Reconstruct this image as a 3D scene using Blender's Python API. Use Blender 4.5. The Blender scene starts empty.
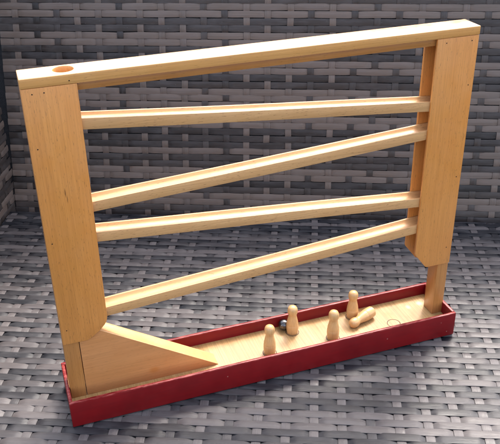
import bpy, bmesh, math, random
import numpy as np
from mathutils import Vector, Matrix, Euler
random.seed(7); rng = np.random.default_rng(11)
MM = 0.001
scene = bpy.context.scene
COL = scene.collection
R = math.radians

# ------------------------------------------------------------------ materials
def new_mat(name):
    m = bpy.data.materials.new(name); m.use_nodes = True
    nt = m.node_tree
    b = nt.nodes['Principled BSDF']
    return m, nt, b

class N:
    """tiny node-writing helper"""
    def __init__(s, nt): s.nt = nt
    def add(s, kind, **kw):
        n = s.nt.nodes.new(kind)
        for k, v in kw.items(): setattr(n, k, v)
        return n
    def link(s, a, b): s.nt.links.new(a, b)
    def attr(s, name): return s.add('ShaderNodeAttribute', attribute_name=name)
    def mapping(s, vec, scale, loc=(0, 0, 0)):
        m = s.add('ShaderNodeMapping'); m.inputs['Scale'].default_value = scale; m.inputs['Location'].default_value = loc
        s.link(vec, m.inputs['Vector']); return m.outputs[0]
    def noise(s, vec, scale=1.0, detail=2.0, rough=.5, dist=0.0):
        n = s.add('ShaderNodeTexNoise'); n.inputs['Scale'].default_value = scale; n.inputs['Detail'].default_value = detail
        n.inputs['Roughness'].default_value = rough; n.inputs['Distortion'].default_value = dist
        s.link(vec, n.inputs['Vector']); return n.outputs['Fac']
    def rng(s, val, a, b, c=0.0, d=1.0):
        n = s.add('ShaderNodeMapRange'); n.inputs[1].default_value = a; n.inputs[2].default_value = b
        n.inputs[3].default_value = c; n.inputs[4].default_value = d; n.clamp = True
        s.link(val, n.inputs[0]); return n.outputs[0]
    def math(s, op, a, b=None, c=None):
        n = s.add('ShaderNodeMath', operation=op)
        for i, v in enumerate((a, b, c)):
            if v is None: continue
            if isinstance(v, (int, float)): n.inputs[i].default_value = v
            else: s.link(v, n.inputs[i])
        return n.outputs[0]
    def mix(s, fac, a, b, blend='MIX'):
        n = s.add('ShaderNodeMix', data_type='RGBA', blend_type=blend)
        for sock, v in ((n.inputs['Factor'], fac), (n.inputs[6], a), (n.inputs[7], b)):
            if isinstance(v, (int, float)): sock.default_value = v
            elif isinstance(v, tuple): sock.default_value = (*v, 1.0)
            else: s.link(v, sock)
        return n.outputs[2]
    def bump(s, h, strength=.2, dist=.0005):
        n = s.add('ShaderNodeBump'); n.inputs['Strength'].default_value = strength; n.inputs['Distance'].default_value = dist
        s.link(h, n.inputs['Height']); return n.outputs[0]
    def ball(s, vec, centre, radius, soft, scale=(1, 1, 1)):
        """1 inside an ellipsoidal spot of the coordinate field, 0 outside"""
        m = s.add('ShaderNodeVectorMath', operation='SUBTRACT'); s.link(vec, m.inputs[0]); m.inputs[1].default_value = centre
        k = s.add('ShaderNodeVectorMath', operation='MULTIPLY'); s.link(m.outputs[0], k.inputs[0]); k.inputs[1].default_value = scale
        l = s.add('ShaderNodeVectorMath', operation='LENGTH'); s.link(k.outputs[0], l.inputs[0])
        return s.rng(l.outputs['Value'], radius - soft, radius + soft, 1.0, 0.0)

def wood(name, light, dark, fleck=(.20, .09, .03), fleck_amt=.55, rough=.36, spots=(), streak=1.0, dirt=0.0, coat=.25):
    m, nt, b = new_mat(name); n = N(nt)
    g = n.attr('gr').outputs['Vector']; p = n.attr('pos').outputs['Vector']
    broad = n.noise(n.mapping(g, (.006, .075, .075)), 1, 3, .55, .4)
    fine = n.noise(n.mapping(g, (.018, .9, .9)), 1, 4, .6)
    col = n.mix(n.rng(broad, .22, .82), light, dark)
    col = n.mix(n.math('MULTIPLY', n.rng(fine, .38, .70), .55 * streak), col, tuple(c * .72 for c in dark))
    blotch = n.noise(p, .035, 3, .6)
    col = n.mix(n.math('MULTIPLY', n.rng(blotch, .45, .75), .22), col, tuple(c * v for c, v in zip(dark, (.95, .82, .66))))
    fl = n.noise(n.mapping(g, (.22, 1.7, 1.7)), 1, 2, .5)
    flm = n.rng(fl, .635, .70)
    col = n.mix(n.math('MULTIPLY', flm, fleck_amt), col, fleck)
    for c, r, sc, colour, amt in spots:
        col = n.mix(n.math('MULTIPLY', n.ball(p, c, r, r * .45, sc), amt), col, colour)
    if dirt:
        d = n.noise(p, .16, 5, .7)
        col = n.mix(n.math('MULTIPLY', n.rng(d, .52, .74), dirt), col, (.25, .15, .08))
    n.link(col, b.inputs['Base Color'])
    r = n.noise(p, .06, 3, .6)
    n.link(n.rng(r, .3, .7, rough - .08, rough + .12), b.inputs['Roughness'])
    h = n.math('ADD', n.math('MULTIPLY', fine, .6), n.math('MULTIPLY', flm, -.6))
    n.link(n.bump(h, .16, .0003), b.inputs['Normal'])
    b.inputs['Coat Weight'].default_value = coat; b.inputs['Coat Roughness'].default_value = .22
    return m

CRACK = ((24.9, 19.5, 227), 1.0, (2.4, .02, .30), (.10, .035, .012), .75)
CRACK2 = ((25.9, 19.5, 221), 1.0, (2.8, .02, .34), (.12, .045, .015), .6)
DENT = ((12, 19.5, 150), 1.0, (.8, .02, .3), (.14, .06, .02), .5)
M_PANEL = wood('beech_panel', (.67, .275, .066), (.61, .235, .052), spots=(CRACK, CRACK2))
M_POST = wood('beech_post', (.53, .235, .068), (.42, .165, .042), fleck_amt=.4)
M_RAIL = wood('beech_rail', (.66, .365, .150), (.58, .295, .110), fleck_amt=.65, coat=.05, rough=.46)
M_BEAM = wood('beech_beam', (.68, .345, .112), (.61, .28, .080), fleck_amt=.45, rough=.30)
KNOT = ((83, 22, 26), 3.2, (.7, .02, 1), (.48, .16, .03), .7)
M_RAMP = wood('ramp_plywood', (.61, .265, .092), (.53, .212, .068), fleck_amt=.35, streak=.8, spots=(KNOT,), rough=.42)
M_FLOOR = wood('tray_plywood', (.49, .305, .125), (.40, .225, .080), fleck=(.33, .19, .09), fleck_amt=.5, streak=1.9, dirt=.40,
               spots=(((383, 44, 15), 3.2, (1, 1, .1), (.66, .52, .33), .7), ((368, 42, 15), 2.2, (1, .7, .1), (.64, .50, .31), .6),
                      ((352, 50, 15), .8, (1, 1, .1), (.12, .07, .04), .7), ((285, 14, 15), 6, (.35, 1.2, .1), (.42, .26, .13), .5)))
M_PIN = wood('turned_pin_wood', (.64, .375, .150), (.56, .295, .105), fleck=(.36, .19, .08), fleck_amt=.35, rough=.40)

H_TRAY = 27.9
def red_paint():
    m, nt, b = new_mat('red_paint'); n = N(nt)
    p = n.attr('pos').outputs['Vector']
    sx = n.add('ShaderNodeSeparateXYZ'); n.link(p, sx.inputs[0]); e = n.rng(sx.outputs['Z'], H_TRAY - 1.5, H_TRAY - .4)
    t = n.noise(p, .03, 4, .6)
    col = n.mix(n.rng(t, .35, .7), (.185, .0052, .0066), (.138, .0040, .0052))
    gr = n.noise(n.mapping(p, (.02, .5, .5)), 1, 4, .6)
    col = n.mix(n.math('MULTIPLY', n.rng(gr, .45, .75), .35), col, (.095, .0038, .006))
    w = n.noise(n.mapping(p, (.12, .5, .5)), 1, 4, .6)
    worn = n.math('MULTIPLY', e, n.rng(w, .44, .64))
    col = n.mix(n.math('MULTIPLY', worn, .65), col, (.46, .10, .08))
    chip = n.noise(p, .55, 3, .65)
    col = n.mix(n.math('MULTIPLY', n.rng(chip, .745, .76), .8), col, (.45, .20, .14))
    for c, r in (((320.5, 0, 15), .9), ((391, 0, 6), .8), ((149, 0, 16), .8), ((383, 0, 19), .5)):
        col = n.mix(n.math('MULTIPLY', n.ball(p, c, r * .6, .35), .6), col, (.45, .24, .18))
    n.link(col, b.inputs['Base Color'])
    n.link(n.rng(n.noise(p, .09, 4, .65), .3, .7, .30, .46), b.inputs['Roughness'])
    n.link(n.bump(n.math('ADD', gr, n.math('MULTIPLY', chip, .12)), .14, .0004), b.inputs['Normal'])
    b.inputs['Specular IOR Level'].default_value = .28
    return m
M_RED = red_paint()

def rattan(name, dark, light):
    m, nt, b = new_mat(name); n = N(nt)
    st = n.attr('st').outputs['Vector']; tone = n.attr('tone').outputs['Fac']
    col = n.mix(tone, dark, light)
    streak = n.noise(n.mapping(st, (.012, 1.9, 1.0)), 1, 4, .65)
    patch = n.noise(n.mapping(st, (.028, .10, 1.0)), 1, 3, .6)
    col = n.mix(n.math('MULTIPLY', n.rng(streak, .35, .7), .55), col, n.mix(.5, col, (.0, .0, .0)))
    col = n.mix(n.math('MULTIPLY', n.rng(patch, .42, .72), .30), col, n.mix(.35, col, (.30, .28, .28)))
    dust = n.noise(n.mapping(st, (.5, .8, 1.0)), 1, 2, .5)
    col = n.mix(n.math('MULTIPLY', n.rng(dust, .74, .80), .5), col, (.34, .31, .29))
    n.link(col, b.inputs['Base Color'])
    n.link(n.rng(patch, .34, .64, .29, .50), b.inputs['Roughness'])
    n.link(n.bump(streak, .45, .0005), b.inputs['Normal'])
    b.inputs['Specular IOR Level'].default_value = .30
    return m
M_RATTAN = rattan('brown_grey_rattan', (.0130, .0115, .0122), (.166, .122, .097))
M_RATTAN_SEAT = rattan('sky_tinted_rattan', (.0095, .0108, .0145), (.140, .119, .112))   # same rattan, with the blue sky reflected on the seat put into its colour
def plain(name, colour, rough, metal=0.0):
    m, nt, b = new_mat(name); n = N(nt)
    tc = n.add('ShaderNodeTexCoord')
    t = n.noise(tc.outputs['Object'], 900, 3, .6)
    n.link(n.mix(n.rng(t, .35, .7), colour, tuple(c * .6 for c in colour)), b.inputs['Base Color'])
    n.link(n.rng(t, .3, .7, rough * .8, rough * 1.25), b.inputs['Roughness'])
    b.inputs['Metallic'].default_value = metal
    return m
M_UNDER = plain('dark_frame', (.012, .012, .014), .8)
M_NAIL = plain('nail_steel', (.045, .035, .03), .5, .6)
M_STEEL = plain('steel_ball', (.15, .14, .135), .26, 1.0)
M_MARK = plain('pencil_ring', (.11, .055, .03), .8)

# ------------------------------------------------------------------ object helpers
def empty(name, loc=(0, 0, 0)):
    o = bpy.data.objects.new(name, None); COL.objects.link(o); o.location = loc; o.empty_display_size = .02
    return o
def tag(o, label=None, cat=None, group=None, kind=None):
    for k, v in (('label', label), ('category', cat), ('group', group), ('kind', kind)):
        if v: o[k] = v
    return o
def link(name, me, mat, parent=None, smooth=False):
    me.materials.append(mat)
    o = bpy.data.objects.new(name, me); COL.objects.link(o)
    if parent:
        o.parent = parent
    if smooth:
        for p in me.polygons: p.use_smooth = True
    return o
def finish(bm, name, mat, parent=None, grain='x', bevel=.5, seg=2, smooth=True, edge_band=None):
    """bmesh in millimetres, scene coordinates -> mesh object in metres with wood-grain coordinates"""
    bmesh.ops.recalc_face_normals(bm, faces=bm.faces)
    if bevel:
        sharp = [e for e in bm.edges if len(e.link_faces) == 2 and e.calc_face_angle(0) > R(35)]
        bmesh.ops.bevel(bm, geom=sharp, offset=bevel, segments=seg, profile=.5, affect='EDGES', clamp_overlap=True)
    me = bpy.data.meshes.new(name); 
    bm.to_mesh(me); bm.free()
    n = len(me.vertices); co = np.empty(n * 3, np.float32); me.vertices.foreach_get('co', co); co = co.reshape(-1, 3)
    perm = {'x': (0, 1, 2), 'z': (2, 0, 1), 'y': (1, 0, 2)}[grain]
    off = rng.uniform(0, 900, 3)
    a = me.attributes.new('gr', 'FLOAT_VECTOR', 'POINT'); a.data.foreach_set('vector', (co[:, perm] + off).astype(np.float32).ravel())
    a = me.attributes.new('pos', 'FLOAT_VECTOR', 'POINT'); a.data.foreach_set('vector', co.ravel())
    if edge_band is not None:
        a = me.attributes.new('edge', 'FLOAT', 'POINT'); a.data.foreach_set('value', (np.abs(co[:, 2] - edge_band) < .9).astype(np.float32))
    me.vertices.foreach_set('co', (co * MM).ravel()); me.update()
    o = link(name, me, mat, parent)
    if smooth:
        for p in me.polygons: p.use_smooth = True
        try:
            me.set_sharp_from_angle(angle=R(28))
        except Exception: pass
    return o
def box_bm(x0, x1, y0, y1, z0, z1):
    bm = bmesh.new(); bmesh.ops.create_cube(bm, size=1)
    for v in bm.verts:
        v.co = Vector((x0 if v.co.x < 0 else x1, y0 if v.co.y < 0 else y1, z0 if v.co.z < 0 else z1))
    return bm
def prism_bm(poly, axis, a, b):
    """poly: (u, v) outline; extruded along 'y' (u=x, v=z) or 'x' (u=y, v=z)"""
    bm = bmesh.new()
    mk = (lambda u, v, t: (u, t, v)) if axis == 'y' else (lambda u, v, t: (t, u, v))
    A = [bm.verts.new(mk(u, v, a)) for u, v in poly]; B = [bm.verts.new(mk(u, v, b)) for u, v in poly]
    bm.faces.new(A); bm.faces.new(B[::-1])
    for i in range(len(poly)):
        j = (i + 1) % len(poly); bm.faces.new((A[i], A[j], B[j], B[i]))
    return bm

# ------------------------------------------------------------------ measured sizes of the toy (mm)
L, D, H, ZF, WT = 400.0, 61.2, 27.9, 14.8, 3.2
YF, Y1, Y2, Y3 = 19.5, 22.0, 39.0, 41.5
XL0, XL1, XR0, XR1 = 3.7, 45.3, 355.4, 397.0
ZB, ZT, ZC = 78.9, 315.7, 323.6
PL1, PR0 = 17.7, 385.3

toy = empty('marble_run', (.2, .03, 0))
tag(toy, 'pale wooden ball run with sloping rails standing in a red tray', 'toy')
def adopt(o, parent=None):
    """parent a mesh built in scene coordinates without moving it"""
    par = parent or toy
    o.parent = par
    loc = Vector((0, 0, 0)); q = par
    while q: loc += q.location; q = q.parent
    o.location = -loc
    return o

# tray
floor = adopt(finish(box_bm(WT, L - WT, WT, D - WT, .6, ZF), 'tray_floor', M_FLOOR, grain='y', bevel=0))
for nm, bx in (('tray_wall', (0, L, 0, WT)), ('tray_wall', (0, L, D - WT, D)), ('tray_wall', (0.05, WT, WT, D - WT)), ('tray_wall', (L - WT, L - .05, WT, D - WT))):
    bm = box_bm(*bx, 0.0 if bx[0] == 0 else .3, H if bx[0] == 0 else H - .25)
    bmesh.ops.subdivide_edges(bm, edges=[e for e in bm.edges if abs((e.verts[0].co - e.verts[1].co).x) > 100], cuts=40)
    for v in bm.verts:
        v.co.z += (.22 * math.sin(v.co.x * .045 + bx[2]) if v.co.z > 10 else 0)
    adopt(finish(bm, nm, M_RED, bevel=.7, edge_band=H))
# pencilled rings where the pins stand
PINS = [(200, 21.5), (233.7, 44.5), (269.2, 21.5), (303.6, 47.5), (339.5, 21.5)]
for x, y in PINS:
    bm = bmesh.new(); k = 40; rr = [(6.35, ZF - .2), (6.35, ZF + .06), (7.15, ZF + .06), (7.15, ZF - .2)]
    ring = [[bm.verts.new((x + r * math.cos(2 * math.pi * i / k), y + r * math.sin(2 * math.pi * i / k), z)) for r, z in rr] for i in range(k)]
    for i in range(k):
        for j in range(4):
            a, b2 = ring[i], ring[(i + 1) % k]; bm.faces.new((a[j], a[(j + 1) % 4], b2[(j + 1) % 4], b2[j]))
    adopt(finish(bm, 'pin_ring', M_MARK, bevel=0), floor)

# posts between the panels
adopt(finish(box_bm(XL0, PL1, Y1 + .05, Y2 - .05, ZF, ZT - .2), 'post', M_POST, grain='z', bevel=.45))
adopt(finish(box_bm(PR0, XR1 + .6, Y1 + .05, Y2 - .05, ZF, ZT - 6.2), 'post', M_POST, grain='z', bevel=.45))

# panels
def arc(cx, cz, rx, rz, a0, a1, k=9):
    return [(cx + rx * math.cos(R(a0 + (a1 - a0) * i / k)), cz + rz * math.sin(R(a0 + (a1 - a0) * i / k))) for i in range(k + 1)]
left_poly = [(XL0, ZT), (XL0, ZB), (XL1 - 20, ZB)] + [(XL1 - 15, ZB + 2.6), (XL1 - 8, ZB + 7.8), (XL1 - 3.0, ZB + 13.0), (XL1 - .7, ZB + 17), (XL1, ZB + 21)] + [(XL1, ZT)]
right_poly = [(XR0, ZT), (XR0, ZB + 18.5), (XR0 + .8, ZB + 17), (XR0 + 13.5, ZB + .8), (XR0 + 15.5, ZB), (XR1, ZB), (XR1, ZT)]
def nail(x, z, panel, y=YF, r=.62):
    bm = bmesh.new(); bmesh.ops.create_circle(bm, cap_ends=True, radius=r, segments=14)
    ext = bmesh.ops.extrude_face_region(bm, geom=bm.faces[:])
    for v in ext['geom']:
        if isinstance(v, bmesh.types.BMVert): v.co.z += .5; v.co.x *= .8; v.co.y *= .8
    for v in bm.verts: v.co = Vector((x + v.co.x, y + .35 - v.co.z, z + v.co.y))
    adopt(finish(bm, 'nail', M_NAIL, bevel=0), panel)
pl = adopt(finish(prism_bm(left_poly, 'y', YF, Y1), 'side_panel', M_PANEL, grain='z', bevel=.4))
for x, z in ((11.5, 311.2), (20.3, 311.5), (9.3, 267.2), (8.5, 182.7), (8.8, 93.9)): nail(x, z, pl)
pr = adopt(finish(prism_bm(right_poly, 'y', YF, Y1), 'side_panel', M_PANEL, grain='z', bevel=.4))
for x, z in ((364.5, 311.6), (390.1, 311.2), (392, 270.3), (392, 177.9), (391, 98.5)): nail(x, z, pr)
adopt(finish(prism_bm(left_poly, 'y', Y2, Y3), 'side_panel', M_PANEL, grain='z', bevel=.4))
adopt(finish(prism_bm(right_poly, 'y', Y2, Y3), 'side_panel', M_PANEL, grain='z', bevel=.4))

# top beam with the drop hole, and the strip beneath it
HX, HY, HR = 37.5, 33.6, 7.5
def holed_beam(x0, x1, y0, y1, z0, z1):
    bm = bmesh.new(); k = 48
    ang = [2 * math.pi * i / k for i in range(k)]
    def sq(a, s0, s1, t0, t1):
        c, s = math.cos(a), math.sin(a); f = []
        if c > 1e-9: f.append((s1 - HX) / c)
        if c < -1e-9: f.append((s0 - HX) / c)
        if s > 1e-9: f.append((t1 - HY) / s)
        if s < -1e-9: f.append((t0 - HY) / s)
        t = min(f); return HX + c * t, HY + s * t
    xe = HX + 16; xs = HX - 16
    corners = [math.atan2(t - HY, s - HX) % (2 * math.pi) for s in (xs, xe) for t in (y0, y1)]
    ang = sorted(ang + corners)
    ang = [a for i, a in enumerate(ang) if i == 0 or a - ang[i - 1] > 1e-4]
    lay = {}
    for z in (z0, z1):
        rz = 0.5 if z == z1 else 0
        I = [bm.verts.new((HX + (HR + rz) * math.cos(a), HY + (HR + rz) * math.sin(a), z)) for a in ang]
        O = [bm.verts.new((*sq(a, xs, xe, y0, y1), z)) for a in ang]
        lay[z] = (I, O)
        for i in range(len(ang)):
            j = (i + 1) % len(ang); bm.faces.new((I[i], I[j], O[j], O[i]))
    I0, O0 = lay[z0]; I1, O1 = lay[z1]; n_ = len(ang)
    for i in range(n_):
        j = (i + 1) % n_; bm.faces.new((I0[i], I0[j], I1[j], I1[i]))
    # front/back skins of the square, then the two plain ends
    for i in range(n_):
        j = (i + 1) % n_
        ys = (O0[i].co.y, O0[j].co.y)
        if max(abs(ys[0] - y0), abs(ys[1] - y0)) < 1e-4 or max(abs(ys[0] - y1), abs(ys[1] - y1)) < 1e-4:
            bm.faces.new((O0[i], O0[j], O1[j], O1[i]))
    for xa, xb in ((x0, xs), (xe, x1)):
        end = xa if xa == x0 else xb; inner = xb if xa == x0 else xa
        side = [[v for v in lay[z][1] if abs(v.co.x - inner) < 1e-4] for z in (z0, z1)]
        for s_ in side: s_.sort(key=lambda v: v.co.y)
        E = [[bm.verts.new((end, y, z)) for y in (y0, y1)] for z in (z0, z1)]
        for q in (0, 1): bm.faces.new(side[q] + [E[q][1], E[q][0]])
        bm.faces.new((side[0][0], side[1][0], E[1][0], E[0][0])); bm.faces.new((side[0][-1], side[1][-1], E[1][1], E[0][1]))
        bm.faces.new((E[0][0], E[0][1], E[1][1], E[1][0]))
    return bm
beam = adopt(finish(holed_beam(XL0 - .2, XR1 + .4, 19.3, 44.4, ZT + .1, ZC), 'top_beam', M_BEAM, grain='x', bevel=.7, seg=3))
nail(39.7, 318.6, beam, 19.3, .6)
adopt(finish(box_bm(XL0 + 14.6, XR1 - .6, Y1 + 1.2, Y2 - .4, ZT - 6.6, ZT - .5), 'guide_strip', M_POST, grain='x', bevel=.4))

# the four grooved rails
def rail(xa, xb, zl, zr):
    s = (zr - zl) / (XR0 - XL1); z = lambda x: zl + s * (x - XL1)
    t = 9.3; pts = [(Y1, -t), (Y1, 0), (Y1 + 1.7, 0)]
    c = (Y1 + Y2) / 2; hw = (Y2 - Y1) / 2 - 1.7
    for i in range(1, 12):
        q = -1 + 2 * i / 12; pts.append((c + q * hw, -3.6 * (1 - q * q) ** .6))
    pts += [(Y2 - 1.7, 0), (Y2, 0), (Y2, -t)]
    pts = [(u + (0.08 if u < c else -.08), v) for u, v in pts]
    bm = prism_bm(pts, 'x', xa, xb)
    bmesh.ops.subdivide_edges(bm, edges=[e for e in bm.edges if abs((e.verts[0].co - e.verts[1].co).x) > 100], cuts=24)
    ph = random.uniform(0, 6)
    for v in bm.verts: v.co.z += z(v.co.x) + .25 * math.sin(v.co.x * .017 + ph)
    adopt(finish(bm, 'rail', M_RAIL, grain='x', bevel=.35))
rail(PL1 + .4, 371, 286.5, 257.7)
rail(30, PR0 - .4, 213.5, 230.0)
rail(PL1 + .4, 371, 185.2, 159.5)
rail(30, PR0 - .4, 107.7, 129.7)

# the ramp at the foot of the left panel
def ramp():
    x0 = PL1 + .6; sl = -(84.4 - 16.7) / (144 - 38.5); zt = lambda x: 84.4 + sl * (x - 38.5)
    ys = [Y1 + .1, Y1 + 1.8]; c = (Y1 + Y2) / 2; hw = (Y2 - Y1) / 2 - 1.8; ds = [0, 0]
    for i in range(1, 10):
        q = -1 + 2 * i / 10; ys.append(c + q * hw); ds.append(1.5 * (1 - q * q) ** .6)
    ys += [Y2 - 1.8, Y2 - .1]; ds += [0, 0]
    bm = bmesh.new(); rows = []
    for y, d in zip(ys, ds):
        xt = 38.5 + (ZF + .4 - 84.4) / sl
        rows.append([bm.verts.new(p) for p in ((x0, y, zt(x0) - d), (xt, y, ZF + .4), (xt, y, ZF), (x0, y, ZF))])
    for a, b2 in zip(rows, rows[1:]):
        for j in range(4): bm.faces.new((a[j], a[(j + 1) % 4], b2[(j + 1) % 4], b2[j]))
    bm.faces.new(rows[0]); bm.faces.new(rows[-1][::-1])
    o = adopt(finish(bm, 'ramp', M_RAMP, grain='x', bevel=.3))
    o.data.materials.append(M_RAIL)
    for p in o.data.polygons:
        if p.normal.z > .25: p.material_index = 1
    return o
ramp()

# ------------------------------------------------------------------ skittles and ball
def pin_mesh():
    prof = [(0, 0), (5.2, 0), (5.75, .5), (6.1, 3), (6.3, 7), (6.18, 10.4), (6.02, 10.7), (6.08, 11.2), (5.72, 14), (5.06, 17.2), (4.55, 19.6), (4.2, 21.4), (4.15, 22.6), (4.45, 23.7),
            (4.95, 25.0), (5.25, 26.8), (5.25, 28.6), (4.9, 30.5), (4.05, 32.1), (2.6, 33.1), (1.2, 33.5), (0, 33.6)]
    bm = bmesh.new(); k = 32; rows = []
    for r, z in prof:
        rows.append([bm.verts.new((0, 0, z))] if r == 0 else [bm.verts.new((r * math.cos(2 * math.pi * i / k), r * math.sin(2 * math.pi * i / k), z)) for i in range(k)])
    for a, b2 in zip(rows, rows[1:]):
        for i in range(k):
            j = (i + 1) % k
            if len(a) == 1: bm.faces.new((a[0], b2[j], b2[i]))
            elif len(b2) == 1: bm.faces.new((a[i], a[j], b2[0]))
            else: bm.faces.new((a[i], a[j], b2[j], b2[i]))
    return bm
pin0 = finish(pin_mesh(), 'skittle', M_PIN, grain='z', bevel=0)
labels = ['upright wooden skittle standing by itself, nearest the ramp',
          'upright wooden skittle hiding half of the steel ball',
          'upright wooden skittle between the ball and the toppled one, close to the front red wall',
          'upright wooden skittle against the back red wall, behind the toppled one',
          'toppled wooden skittle lying on its side in the red tray']
spots = [((200, 21.5), 0.3), ((233.7, 44.5), 1.7), ((269.2, 21.5), 2.6), ((303.6, 47.5), 4.4)]
for i in range(5):
    o = pin0
    if i:
        o = pin0.copy(); COL.objects.link(o)
    tag(o, labels[i], 'skittle', 'wooden skittles in the red tray')
    o.scale = (1 + .012 * (i % 3 - 1), 1 + .012 * (i % 3 - 1), (1.0, .985, 1.012, .975, 1.0)[i])
    if i < 4:
        (x, y), a = spots[i]
        o.location = (x * MM, y * MM, (ZF + .1) * MM); o.rotation_euler = (0, 0, a)
    else:
        head = Vector((297.2, 30.6, ZF + 5.0)); base = Vector((323.6, 41.2, ZF + 6.3))
        d = (head - base).normalized()
        o.rotation_euler = d.to_track_quat('Z', 'Y').to_euler()
        o.location = (head - d * 28.6) * MM
bm = bmesh.new(); bmesh.ops.create_uvsphere(bm, u_segments=40, v_segments=24, radius=5.9)
ball = finish(bm, 'steel_ball', M_STEEL, bevel=0)
ball.location = (227.2 * MM, 51.9 * MM, (ZF + 5.9) * MM)
tag(ball, 'dark shiny steel ball resting against the back red wall beside a skittle', 'ball')

# ------------------------------------------------------------------ woven rattan chair
def weave(name, parent, U0, U1, Q0, Q1, pu, pq, u_ph, q_ph, place, htone, vtone, seed, amp=1.15, taper=.3, camber=.42, wid=4.10):
    """plain weave in flat coordinates (u across, q up the panel, h out of it), each strand a cambered band with thickness"""
    g = np.random.default_rng(seed)
    V, F, ST, TN, off = [], [], [], [], 0
    def band(u, q, h, hw, along, across_dir, tone, cam, th):
        nonlocal off
        n_ = len(u); acc = np.array([-1, -.62, 0, .62, 1, 1, -1.]); dz = np.array([-cam, -cam * .36, 0, -cam * .36, -cam, -cam - th, -cam - th])
        A = acc[None, :] * hw[:, None]
        uu = u[:, None] + (A if across_dir == 'u' else 0); qq = q[:, None] + (A if across_dir == 'q' else 0)
        hh = h[:, None] + dz[None, :]
        uu = np.broadcast_to(uu, hh.shape); qq = np.broadcast_to(qq, hh.shape)
        V.append(np.stack([uu, qq, hh], -1).reshape(-1, 3))
        sd = g.uniform(0, 500)
        ST.append(np.stack([np.broadcast_to(along[:, None], hh.shape), A + sd, np.full(hh.shape, sd)], -1).reshape(-1, 3))
        TN.append(np.full(hh.size, tone))
        i = np.arange(n_ - 1)[:, None] * 7; j = np.arange(7)[None, :]; j2 = (j + 1) % 7
        f = np.stack([i + j, i + 7 + j, i + 7 + j2, i + j2], -1).reshape(-1, 4) + off
        F.append(f[:, ::-1] if across_dir == 'u' else f); off += n_ * 7
    shp = lambda c: np.sign(c) * np.abs(c) ** .62
    dip = lambda t: 1 - 2 * np.exp(-(np.abs((t + 1) % 2 - 1) * pu / 7.2) ** 3.2)   # t even: under the column
    j0, j1 = math.floor((U0 - u_ph) / pu), math.ceil((U1 - u_ph) / pu)
    i0, i1 = math.floor((Q0 - q_ph) / pq), math.ceil((Q1 - q_ph) / pq)
    ci = np.arange(j0 - 1, j1 + 2)
    for i in range(i0, i1 + 1):
        q = q_ph + i * pq
        if q < Q0 + 3 or q > Q1 - 3: continue
        u = np.linspace(U0, U1, int((U1 - U0) / pu * 10)); t = (u - u_ph) / pu
        s = dip(t + i)                      # -1 (dives under) at column j when i+j is even
        ampv = np.interp(t, ci, g.normal(1, .17, len(ci))); wv = np.interp(t, ci, g.normal(0, .22, len(ci)))
        tw = np.interp(t, ci, g.normal(0, .16, len(ci)))
        band(u, q + g.normal(0, .26) + wv, amp * s * ampv + .0 * tw, wid + taper * s + tw * .5, u, 'q', htone(i) + g.normal(0, .07), camber, .8)
    for j in range(j0, j1 + 1):
        u = u_ph + j * pu
        if u < U0 + 4 or u > U1 - 4: continue
        q = np.linspace(Q0, Q1, int((Q1 - Q0) / pq * 8)); t = (q - q_ph) / pq
        s = shp(np.cos(np.pi * (t + j)))
        ww = np.interp(q, np.linspace(Q0, Q1, 12), g.normal(0, .5, 12))
        band(u + ww, q, .45 * s - .05, np.full(len(q), 4.15), q, 'u', vtone(j) + g.normal(0, .06), .30, .7)
    V = np.concatenate(V); F = np.concatenate(F); ST = np.concatenate(ST); TN = np.concatenate(TN)
    P = place(V) * MM
    me = bpy.data.meshes.new(name)
    me.vertices.add(len(P)); me.vertices.foreach_set('co', P.astype(np.float32).ravel())
    me.loops.add(F.size); me.loops.foreach_set('vertex_index', F.astype(np.int32).ravel())
    me.polygons.add(len(F)); me.polygons.foreach_set('loop_start', np.arange(0, F.size, 4, dtype=np.int32)); me.polygons.foreach_set('loop_total', np.full(len(F), 4, np.int32))
    me.update(calc_edges=True)
    a = me.attributes.new('st', 'FLOAT_VECTOR', 'POINT'); a.data.foreach_set('vector', ST.astype(np.float32).ravel())
    a = me.attributes.new('tone', 'FLOAT', 'POINT'); a.data.foreach_set('value', np.clip(TN, 0, 1.15).astype(np.float32))
    me.polygons.foreach_set('use_smooth', np.ones(len(F), bool))
    me.set_sharp_from_angle(angle=R(50))
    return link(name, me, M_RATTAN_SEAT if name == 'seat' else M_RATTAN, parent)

def bend(q, h, q0, r0, q1, r1):
    """profile (along, out): straight between q0 and q1, rolled over a quarter round past either end, then straight on down"""
    a = q.copy(); o = h.copy()
    for lim, r, sg in ((q0, r0, -1), (q1, r1, 1)):
        d = (q - lim) * sg; m = d > 0; arcl = r * math.pi / 2
        th = np.minimum(d, arcl) / r; ex = np.maximum(d - arcl, 0)
        aa = lim + sg * ((r + h) * np.sin(th)); oo = -r + (r + h) * np.cos(th) - ex
        a = np.where(m, aa, a); o = np.where(m, oo, o)
    return a, o

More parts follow.
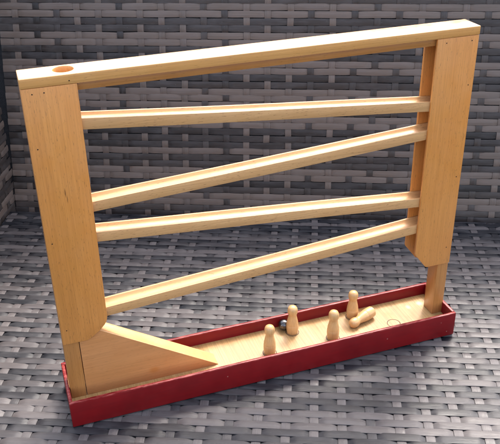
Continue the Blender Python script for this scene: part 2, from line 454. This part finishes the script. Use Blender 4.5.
chair = empty('rattan_chair', (0, 0, -.06))
tag(chair, 'grey brown woven rattan garden chair with seat, back and one arm around the toy', 'chair')
TH = R(-23.5)
CU = np.array([math.cos(TH), math.sin(TH), 0]); CW = np.array([-math.sin(TH), math.cos(TH), 0]); CZ = np.array([0, 0, 1.0])
WB, TILT = 428.0, R(12)
BN = -CW * math.cos(TILT) + CZ * math.sin(TILT); BS = CW * math.sin(TILT) + CZ * math.cos(TILT); BO = CW * WB
SEAT_SEQ = {7: .2, 8: .1, 9: .14, 10: .5, 11: .18, 12: .08, 0: .68, -1: .60, -2: .66, -3: .18, -4: .1, -5: .14, -6: .62, -7: .58, 1: .14, 2: .11, 3: .44, 4: .12, 5: .15, 6: .64}
def seq_tone(seed, table=None, phase=0, hi=.82, flip=.16, lo=.18):
    g = np.random.default_rng(seed); r = g.uniform(0, 1, 400)
    def f(i):
        if table and i in table: return table[i] * .88
        base = hi if (i + phase) % 4 in (1, 2) else lo
        if r[i + 200] < flip: base = hi + lo - base
        return base + (r[(i * 7) % 400] - .5) * .16
    return f
def col_tone(seed):
    g = np.random.default_rng(seed); r = g.uniform(0, 1, 400)
    return lambda j: (.92 if r[j + 200] < .58 else .25)
HT = 1.55
def place_seat(V):
    w, h = bend(V[:, 1], V[:, 2] - HT, -70, 22, 404, 13)
    return V[:, :1] * CU + w[:, None] * CW + h[:, None] * CZ
def place_back(V):
    s, h = bend(V[:, 1], V[:, 2], -60, 5, 372, 16)
    return BO + V[:, :1] * CU + s[:, None] * BS + h[:, None] * BN
def place_arm(V):       # u -> along w, q -> up, h -> towards +U
    s, h = bend(V[:, 1], V[:, 2], -60, 5, 300, 18)
    return (-205 + h)[:, None] * CU + V[:, :1] * CW + s[:, None] * CZ
UL, UR = -203, 640
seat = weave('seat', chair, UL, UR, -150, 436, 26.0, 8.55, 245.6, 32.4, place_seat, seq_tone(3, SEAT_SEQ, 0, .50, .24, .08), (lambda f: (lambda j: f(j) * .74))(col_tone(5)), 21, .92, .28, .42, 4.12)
back = weave('backrest', chair, UL, UR, -40, 440, 27.8, 9.0, 70.0, 0.0, place_back, seq_tone(4, None, 0, 1.02, .16, .22), col_tone(8), 22, .80, .12, .34, 4.14)
arm = weave('armrest', chair, -90, 440, -40, 380, 27.0, 9.0, 5.0, 0.0, place_arm, seq_tone(9), col_tone(12), 23)
def adopt2(o, par):
    o.parent = par; o.location = -Vector(chair.location)
for o in (seat, back, arm): adopt2(o, chair)
def slab(name, parent, fn, rx):
    bm = bmesh.new(); bmesh.ops.create_cube(bm, size=1)
    (a0, a1), (b0, b1), (c0, c1) = rx
    for v in bm.verts:
        p = fn(a0 if v.co.x < 0 else a1, b0 if v.co.y < 0 else b1, c0 if v.co.z < 0 else c1); v.co = Vector(p * MM)
    bmesh.ops.recalc_face_normals(bm, faces=bm.faces)
    bmesh.ops.bevel(bm, geom=bm.edges[:], offset=.008, segments=3, profile=.5, affect='EDGES')
    me = bpy.data.meshes.new(name); bm.to_mesh(me); bm.free()
    o = link(name, me, M_UNDER); o.parent = parent; o.location = (0, 0, 0)
    return o
slab('seat_base', seat, lambda u, w, z: u * CU + w * CW + z * CZ, ((UL - 40, UR), (-88, 414), (-62, -4.5)))
slab('back_frame', back, lambda u, s, h: BO + u * CU + s * BS + h * BN, ((UL - 40, UR), (-55, 384), (-30, -3.2)))
slab('arm_frame', arm, lambda u, w, z: u * CU + w * CW + z * CZ, ((-245, -208.5), (-90, 440), (-60, 314)))

# ------------------------------------------------------------------ camera
cam = bpy.data.cameras.new('camera'); co = bpy.data.objects.new('camera', cam); COL.objects.link(co)
cam.sensor_fit = 'HORIZONTAL'; cam.sensor_width = 36; cam.lens = 36 * 767.04 / 500
cam.clip_start = .01; cam.clip_end = 100
co.location = (-.011962, -.547286, .504543)
co.rotation_euler = (R(60.7615), R(.8172), R(-19.2373))
scene.camera = co

# ------------------------------------------------------------------ light: bright hazy day, sun high behind the chair to the right
SUN_EL, SUN_AZ = R(53), R(42)          # azimuth measured from +Y towards +X
w = bpy.data.worlds.new('World'); scene.world = w; w.use_nodes = True
nt = w.node_tree; bg = nt.nodes['Background']
sky = nt.nodes.new('ShaderNodeTexSky'); sky.sky_type = 'NISHITA'; sky.sun_disc = False
sky.sun_elevation = SUN_EL; sky.sun_rotation = SUN_AZ; sky.air_density = 1.0; sky.dust_density = 4.0; sky.ozone_density = 1.0
hs = nt.nodes.new('ShaderNodeHueSaturation'); hs.inputs['Saturation'].default_value = .68     # hazy, whitened sky
nt.links.new(sky.outputs[0], hs.inputs['Color']); nt.links.new(hs.outputs[0], bg.inputs['Color']); bg.inputs['Strength'].default_value = .15
sl = bpy.data.lights.new('sun', 'SUN'); sl.energy = .55; sl.angle = R(10); sl.color = (1, .95, .88)
so = bpy.data.objects.new('sun', sl); COL.objects.link(so)
sd = Vector((math.sin(SUN_AZ) * math.cos(SUN_EL), math.cos(SUN_AZ) * math.cos(SUN_EL), math.sin(SUN_EL)))
so.rotation_euler = sd.to_track_quat('Z', 'Y').to_euler()
vs = scene.view_settings
scene.display_settings.display_device = 'sRGB'
vs.view_transform = 'Standard'; vs.look = 'None'; vs.gamma = 1; vs.exposure = 2.25
